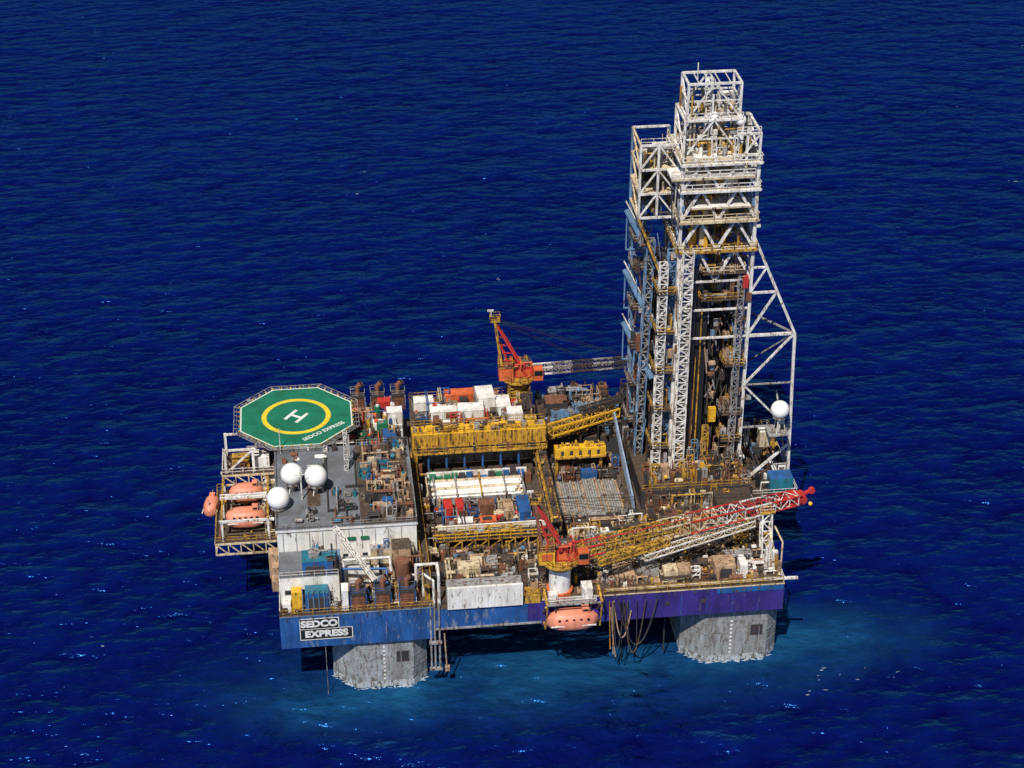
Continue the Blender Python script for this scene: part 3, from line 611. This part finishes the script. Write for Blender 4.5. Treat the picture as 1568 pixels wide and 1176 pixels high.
for z in (62.5,66.5,70.5,74.5):
    d.beam((58.2,32,z),(64,32,z),.32,WHITE2);d.beam((58.2,39.5,z),(64,39.5,z),.3,WHITE2);d.beam((58.2,32,z),(58.2,39.5,z),.3,CREAM)
    if z<74: d.beam((58.2,32,z),(61,32,z+4),.24,WHITE2);d.beam((61,32,z+4),(64,32,z),.24,WHITE2);d.beam((58.2,32,z),(58.2,39.5,z+4),.24,CREAM)
d.box(58.3,63.9,32.2,39.4,66.4,66.5,CREAM);d.box(58.3,63.9,32.2,36,70.4,70.5,CREAM);d.rail([(58.2,32,74.5),(64,32,74.5)],WHITE2)
d.beam((58.2,32,62.5),(61.5,30,54),.3,YEL);d.beam((58.2,39.5,62.5),(61,39.5,52),.3,LBLUE)
clutter(d,58.5,63.5,32.4,39,66.5,24,[CREAM,YEL,GREYL,GREYD,RUST],51,2.6,1.3,.3);clutter(d,58.5,63.5,32.4,39,70.5,16,[CREAM,YEL,GREYL,GREYD,WHITE2],152,2.6,1.3,.3);clutter(d,58.5,63.5,32.4,39,62.5,24,[CREAM,YEL,GREYL,GREYD,RUST,LBLUE],151,2.6,1.3,.3);clutter(d,64.5,75.3,28.6,37,73.1,80,[CREAM,WHITE2,YEL,GREYL,GREYD,WHITE],52,3.0,1.3,.3)
clutter(d,64.5,75.3,28.6,38,63.6,60,[CREAM,WHITE2,YEL,GREYL,RUST,GREYD,YEL2],53,2.6,1.3,.3)
clutter(d,64.5,75.3,28.6,38,68.7,60,[CREAM,WHITE2,YEL,GREYL,GREYD,TAN],54,2.8,1.3,.3)
clutter(d,64.5,75.3,28.6,38,58.6,60,[CREAM,RUST,YEL,GREYL,GREYD,TAN,YEL2],55,3.2,1.3,.3)
clutter(d,64.8,72.6,31,36,79.1,16,[CREAM,WHITE2,YEL,GREYL],56,2.2,1.2,.3)
R=random.Random(91)
for i in range(460):
    z=R.uniform(20,78) if i<350 else R.uniform(56,80)
    x=R.uniform(x0,x1);y=R.choice((y1,y1-1.5,R.uniform(30,38),R.uniform(30,38)))
    if z>73: x=R.uniform(64.6,72);y=R.uniform(30,36)
    if z<56 and 67<x<74.5 and y<35: y=R.uniform(36,39)
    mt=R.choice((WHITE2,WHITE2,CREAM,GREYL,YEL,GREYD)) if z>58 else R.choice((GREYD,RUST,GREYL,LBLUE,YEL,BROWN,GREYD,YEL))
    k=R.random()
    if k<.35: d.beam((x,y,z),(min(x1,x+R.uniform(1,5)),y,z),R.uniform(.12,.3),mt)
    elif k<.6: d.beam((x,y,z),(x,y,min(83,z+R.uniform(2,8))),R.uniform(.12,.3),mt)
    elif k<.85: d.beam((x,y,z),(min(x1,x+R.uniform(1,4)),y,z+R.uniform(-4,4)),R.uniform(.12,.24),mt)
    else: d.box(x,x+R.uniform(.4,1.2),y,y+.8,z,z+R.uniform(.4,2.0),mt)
for i in range(170):
    z=R.uniform(18,70);lx,ly=R.choice(((x0,y0),(x1,y0),(x0,y1),(60.4,38),(x1,y1)))
    x=lx+R.uniform(-1.3,.8);y=ly+R.uniform(-.9,1.4);mt=R.choice((RUST,TAN,YEL,GREYL,WHITE2,GREYD,LBLUE))
    if R.random()<.5: d.box(x,x+R.uniform(.3,1.1),y,y+.6,z,z+R.uniform(.3,1.6),mt)
    else: d.beam((x,y,z),(x+R.uniform(-.3,.3),y,z+R.uniform(2,7)),R.uniform(.1,.2),mt)
A1=(x1,y0,60.5);B1=(83.3,y0,43);C1=(84.2,y0,14.9)
d.beam(A1,B1,.42,WHITE2);d.beam(B1,C1,.42,WHITE2)
m1=(79.9,y0,50.6)
d.beam((x1,y0,50.6),m1,.32,WHITE2);d.beam((x1,y0,43),B1,.4,WHITE2);d.beam(m1,(x1,y0,43),.32,WHITE2);d.beam((x1,y0,55),(78.0,y0,55),.28,WHITE2);d.beam((78.0,y0,55),(x1,y0,50.6),.26,WHITE2)
d.beam(B1,(x1,y0,34),.3,WHITE2);d.beam((x1,y0,34),(83.6,y0,34),.22,GREYL);d.beam((x1,y0,34),(83.8,y0,25),.26,WHITE2)
d.beam((84,y0,22.5),(x1+.8,y0,15.2),.36,WHITE2);d.beam(B1,(x1,y1,43),.26,GREYL);d.beam(B1,(x1,y1,30),.22,GREYL);d.beam((x1,y0,26),(84,y0,26),.26,GREYL);d.box(79.6,83,24.8,28,25.8,26.0,GREYL);d.beam((84.2,28,15),(84.2,39,26),.25,GREYL);d.beam((83.6,27.9,43),(83.6,27.9,20),.12,GREYL)
d.build(DE)
g=MB("guide_columns_and_racking")
g.truss((61.5,27,15.5),(61.5,27,57),1.2,1.2,38,.16,.11,WHITE2);g.truss((65.2,27,15.5),(65.2,27,59),1.6,1.4,36,.2,.14,WHITE2)
g.truss((63.2,29,15.5),(63.2,29.3,58),1.2,1.2,26,.16,.11,LBLUE)
g.truss((74.0,27.6,20),(74.0,27.6,54),.9,.9,26,.14,.09,GREYL)
R=random.Random(5)
for i in range(90):
    x=R.uniform(67.4,74.8);y=R.uniform(31,37);g.cyl((x,y,19.5),(x+R.uniform(-.3,.3),y,R.uniform(42,50)),.13,R.choice([GREYD,RUST,DECKD,BROWN,GREYD,BLACK]),6)
g.box(67.2,69.4,29.6,30.8,20,53,BLACK);g.box(66.8,67.2,28.5,29.2,19,55,GREYD);g.cyl((68.4,29.2,17),(68.4,29.2,48),.13,YEL,8)  # tall black box is painted shade: the shadowed band inside the tower
for i in range(90):
    z=R.uniform(20,52);x=R.uniform(69.6,74.5);y=R.uniform(29.2,30.8);mt=R.choice((RUST,TAN,GREYL,GREYD,YEL,BROWN,LBLUE,GREYD))
    if R.random()<.45: g.box(x,x+R.uniform(.3,1.2),y,y+.6,z,z+R.uniform(.3,1.6),mt)
    else: g.beam((x,y,z),(x+R.uniform(-1.5,1.5),y,z+R.uniform(1,6)),R.uniform(.12,.22),mt)
g.cyl((70.6,33,52),(70.6,33,73),.1,GREYD);g.cyl((71.4,33,52),(71.4,33,73),.1,GREYD);g.box(69.8,72.2,32,34,47,52,YEL,YEL);g.box(74.2,75.0,27,28.2,52,54,RED)
for z,mt in ((50,YEL),(54.6,CREAM),(38,YEL),(29,GREYL),(24,YEL)):
    xa=67.6 if z>45 else 72.0
    g.box(xa,75.4 if z<45 else 74.5,27.2,30.5,z-.1,z,BROWN,BROWN);g.rail([(xa,30.5,z),(xa,27.2,z),(75.4 if z<45 else 74.5,27.2,z),(75.4 if z<45 else 74.5,30.5,z)],mt,1.2,.1)
    clutter(g,xa,75,27.6,30.4,z,14,[RUST,TAN,YEL,GREYL,BROWN,GREYD],int(z),2.2,1.0,.3)
for z in (24,31,38,45,52): g.box(60.6,63.6,26.2,31,z-.1,z,BROWN);g.rail([(60.6,31,z),(60.6,26.2,z),(63.6,26.2,z)],YEL,1.1,.08);clutter(g,60.8,63.4,26.6,31,z,7,[RUST,YEL,GREYL,GREYD,LBLUE],int(z)+500,2.4,.9,.3)
clutter(g,60.8,75,24,31,18.4,80,[YEL,RUST,TAN,GREYL,YEL2,GREYD,BROWN,DECKD],58,4.5,1.3,.3)
for k in range(7): g.cyl((66.4+k*.2,28.9,15),(66.5+k*.2,28.9,R.uniform(30,58)),.07,R.choice([BLACK,YEL,RUST]),5)
g.box(70.3,71.5,28.6,29.4,27,29.5,YEL2);g.truss((70,29,15),(70,29,26),.9,.9,10,.16,.09,YEL)
g.box(62.2,63.6,25.4,26.6,15,21,TAN);g.truss((67.2,26,15),(67.2,26,20),1,1,4,.2,.12,YEL2)
g.build(DE)
w=MB("blue_side_structure")
w.truss((60.4,39.5,15),(59.6,40,62),2.2,2.2,22,.28,.18,LBLUE,WALLB);w.truss((59.8,34,15),(60.6,33.6,58),1.2,1.2,26,.2,.13,LBLUE,GREYL)
for z in (57,46.5,37):
    w.beam((57.6,38.6,z+4),(61.6,32.6,z-3.5),1.1,LBLUE,.35);w.beam((57.4,38.8,z+5.4),(61.4,33,z-2),.14,WHITE2);w.beam((57.6,38.6,z+4),(57.6,38.6,z-3),.2,LBLUE);w.beam((57.6,38.6,z-3),(61,38.6,z-3),.2,LBLUE)
w.box(61,63.6,35.6,39,20,54,GREYD)
for k in range(14): w.box(60.6,60.9,34.6,39,21+k*2.5,21.3+k*2.5,LBLUE)
clutter(w,57.9,60.5,34,42,15,30,[GREYL,LBLUE,BROWN,GREYD,DECKD],61,7,1.3,.3)
for z in (24,31,38,45,52,57): w.box(58.2,60.8,35,39.5,z-.1,z,BROWN);w.rail([(58.2,39.5,z),(58.2,35,z),(60.8,35,z)],GREYL,1.1,.08);clutter(w,58.3,61.5,33,39,z,8,[LBLUE,GREYL,GREYD,BROWN,RUST],int(z)+600,3,1,.3)
for i in range(90):
    z=R.uniform(18,56);x=R.uniform(58.5,63.5);y=R.uniform(32,39);w.beam((x,y,z),(x+R.uniform(-1,1),y+R.uniform(-1,1),z+R.uniform(1,6)),R.uniform(.1,.22),R.choice((LBLUE,GREYL,GREYD,WALLB,RUST,GREYD)))
w.build(DE)
f_=MB("drill_floor")
f_.box(58.6,76.6,22.5,45,14.85,18.4,GREYD,BROWN)
for k in range(14): f_.box(59+k*1.3,59.2+k*1.3,22.3,22.5,15,18.3,GREYD)
clutter(f_,58.8,76.4,20.6,22.4,15,70,[RUST,YEL,TAN,GREYL,GREYL,BROWN,CREAM,RUST],161,3.4,1.4,.3)
f_.rail([(58.6,22.5,18.4),(76.6,22.5,18.4)],YEL);clutter(f_,59,76.4,22.7,28,18.4,95,[RUST,YEL,TAN,GREYD,GREYL,BROWN,YEL,RUST,CREAM],62,2.8,1.5,.3)
clutter(f_,59,76.4,28,44,18.4,90,PALD+[GREYL,RUST],63,5,1.8,.4)
clutter(f_,57.5,64,44,50,18.4,30,PALD,64,6,2)
f_.build(DE)
# ---------------------------------------------------------------- sea
bpy.ops.mesh.primitive_grid_add(x_subdivisions=8,y_subdivisions=8,size=24000,location=(0,6000,0));sea=bpy.context.object;sea.name="sea"
m=bpy.data.materials.new("sea_water");m.use_nodes=True;n=m.node_tree.nodes;l=m.node_tree.links
n.remove(n["Principled BSDF"]);out=n["Material Output"]
dif=n.new("ShaderNodeBsdfDiffuse");gl=n.new("ShaderNodeBsdfGlossy");gl.inputs["Roughness"].default_value=.16;gl.inputs["Color"].default_value=(.06,.34,.95,1)
fr=n.new("ShaderNodeFresnel");fr.inputs["IOR"].default_value=1.35;ms=n.new("ShaderNodeMixShader")
l.new(fr.outputs[0],ms.inputs[0]);l.new(dif.outputs[0],ms.inputs[1]);l.new(gl.outputs[0],ms.inputs[2]);l.new(ms.outputs[0],out.inputs["Surface"])
geo=n.new("ShaderNodeNewGeometry")
def noise(scale,stretch,rot,detail=5,rough=.55,dist=0.):
    mp=n.new("ShaderNodeMapping");mp.inputs["Scale"].default_value=stretch;mp.inputs["Rotation"].default_value=(0,0,math.radians(rot));l.new(geo.outputs["Position"],mp.inputs["Vector"])
    t=n.new("ShaderNodeTexNoise");t.inputs["Scale"].default_value=scale;t.inputs["Detail"].default_value=detail;t.inputs["Roughness"].default_value=rough;t.inputs["Distortion"].default_value=dist
    l.new(mp.outputs[0],t.inputs["Vector"]);return t
def math_(op,a,bb,c=None):
    x=n.new("ShaderNodeMath");x.operation=op
    for i,q in enumerate((a,bb,c)):
        if q is None: continue
        if isinstance(q,(int,float)): x.inputs[i].default_value=q
        else: l.new(q,x.inputs[i])
    return x.outputs[0]
w1=noise(.14,(.5,1,1),-14,2);w2=noise(.36,(.55,1,1),-8,3,.5,.1);w3=noise(1.3,(.6,1,1),4,3,.55);w0=noise(.018,(.6,1,1),20,2)
h=math_('ADD',math_('MULTIPLY',w1.outputs["Fac"],2.9),math_('MULTIPLY',w2.outputs["Fac"],1.7));h=math_('ADD',h,math_('MULTIPLY',w3.outputs["Fac"],.22))
bp=n.new("ShaderNodeBump");bp.inputs["Strength"].default_value=1.;bp.inputs["Distance"].default_value=1.0;l.new(h,bp.inputs["Height"])
for q in (dif,gl,fr): l.new(bp.outputs[0],q.inputs["Normal"])
cr=n.new("ShaderNodeValToRGB");cr.color_ramp.elements[0].position=.36;cr.color_ramp.elements[0].color=(.0010,.0008,.040,1);cr.color_ramp.elements[1].position=.68;cr.color_ramp.elements[1].color=(.0014,.0075,.098,1)
l.new(math_('ADD',math_('ADD',math_('MULTIPLY',w2.outputs["Fac"],.50),math_('MULTIPLY',w1.outputs["Fac"],.30)),math_('MULTIPLY',w0.outputs["Fac"],.20)),cr.inputs["Fac"])
sx=n.new("ShaderNodeSeparateXYZ");l.new(geo.outputs["Position"],sx.inputs[0])
def blob(cx,cy,rx,ry):
    a=math_('DIVIDE',math_('SUBTRACT',sx.outputs[0],cx),rx);c=math_('DIVIDE',math_('SUBTRACT',sx.outputs[1],cy),ry)
    r=math_('SQRT',math_('ADD',math_('MULTIPLY',a,a),math_('MULTIPLY',c,c)),0);x=n.new("ShaderNodeMath");x.operation='SUBTRACT';x.use_clamp=True;x.inputs[0].default_value=1;l.new(r,x.inputs[1]);return x.outputs[0]
mk=math_('MAXIMUM',math_('MULTIPLY',blob(43,4,74,22),.66),math_('MAXIMUM',math_('MULTIPLY',blob(13,-1,34,14),.72),math_('MULTIPLY',blob(76,5,38,16),.74)))
nb=noise(.10,(.8,1,1),0,7,.72,.6);mk=math_('MULTIPLY',mk,math_('MULTIPLY',nb.outputs["Fac"],1.8))
rr=n.new("ShaderNodeValToRGB");rr.color_ramp.interpolation='EASE';rr.color_ramp.elements[0].position=.02;rr.color_ramp.elements[1].position=1.0;l.new(mk,rr.inputs["Fac"])
mx=n.new("ShaderNodeMix");mx.data_type='RGBA';mx.inputs["B"].default_value=(.010,.085,.175,1);l.new(cr.outputs["Color"],mx.inputs["A"]);l.new(rr.outputs["Color"],mx.inputs["Factor"])
fm=noise(.8,(.45,1,1),0,6,.72);fg=noise(.03,(1,1,1),0,2,.5)
ft=math_('GREATER_THAN',math_('ADD',fm.outputs["Fac"],math_('MULTIPLY',fg.outputs["Fac"],.4)),1.03)
mx3=n.new("ShaderNodeMix");mx3.data_type='RGBA';mx3.inputs["B"].default_value=(.2,.3,.5,1);l.new(mx.outputs["Result"],mx3.inputs["A"]);l.new(ft,mx3.inputs["Factor"])
l.new(mx3.outputs["Result"],dif.inputs["Color"]);sea.data.materials.append(m)
FO=MB("sea_foam");FOAM=mat("foam_white",(.42,.50,.58),.8,0,.4,0)
R=random.Random(77)
def patch(cx,cy,rx,ry,ang):
    k=9;pts=[]
    for i in range(k):
        t=2*math.pi*i/k;r=R.uniform(.35,1.15);x=rx*r*math.cos(t);y=ry*r*math.sin(t)
        pts.append((cx+x*math.cos(ang)-y*math.sin(ang),cy+x*math.sin(ang)+y*math.cos(ang),.03+R.random()*.02))
    FO.add(pts+[(cx,cy,.04)],[(i,(i+1)%k,k) for i in range(k)],FOAM)
for (xa,xb,yf,ch) in ((7.6,22,.5,3.6),(62,77,.9,3.2)):
    for i in range(60):
        x=R.uniform(xa-.3,xb+.2);off=max(0,xa+ch-x,x-(xb-ch*.6));patch(x,yf+off-R.uniform(.05,.5),R.uniform(.12,.6),R.uniform(.06,.2),R.uniform(-.4,.4))
for i in range(16):
    x=R.uniform(-120,220);y=R.uniform(-40,330)
    if -14<x<95 and -8<y<70: continue
    for k in range(R.randint(1,3)): patch(x+R.uniform(-1.2,1.2),y+R.uniform(-.5,.5),R.uniform(.15,.6),R.uniform(.06,.18),R.uniform(-.5,.5))
for i in range(12): patch(R.uniform(78,96),R.uniform(-9,-2),R.uniform(.15,.6),R.uniform(.04,.12),R.uniform(-.4,.4))
FO.build()
# ---------------------------------------------------------------- light, sky, camera
sd=Vector((-.30,-.66,1.05)).normalized();el=math.asin(sd.z);az=math.atan2(sd.x,sd.y)
wd=bpy.data.worlds.new("World");sc.world=wd;wd.use_nodes=True;nt=wd.node_tree
sky=nt.nodes.new("ShaderNodeTexSky");sky.sky_type='NISHITA';sky.sun_disc=False;sky.sun_elevation=el;sky.sun_rotation=az%(2*math.pi)
nt.links.new(sky.outputs[0],nt.nodes["Background"].inputs[0]);nt.nodes["Background"].inputs[1].default_value=.05
sl=bpy.data.lights.new("sun",'SUN');sl.energy=5.0;sl.angle=math.radians(.5);sl.color=(1,.96,.9)
so=bpy.data.objects.new("sun",sl);sc.collection.objects.link(so);so.rotation_euler=sd.to_track_quat('Z','Y').to_euler()
F=Vector((.0980,.8605,-.5)).normalized();Rv=Vector((.9936,-.1132,0)).normalized();U=Rv.cross(F)
cam=bpy.data.cameras.new("camera");co=bpy.data.objects.new("camera",cam);sc.collection.objects.link(co)
co.matrix_world=Matrix(((Rv.x,U.x,-F.x,8.77),(Rv.y,U.y,-F.y,-229.8),(Rv.z,U.z,-F.z,186.4),(0,0,0,1)))
cam.lens=66.58;cam.sensor_width=36;cam.clip_end=40000;cam.clip_start=1;sc.camera=co
sc.view_settings.view_transform='Standard';sc.view_settings.look='None';sc.view_settings.exposure=0
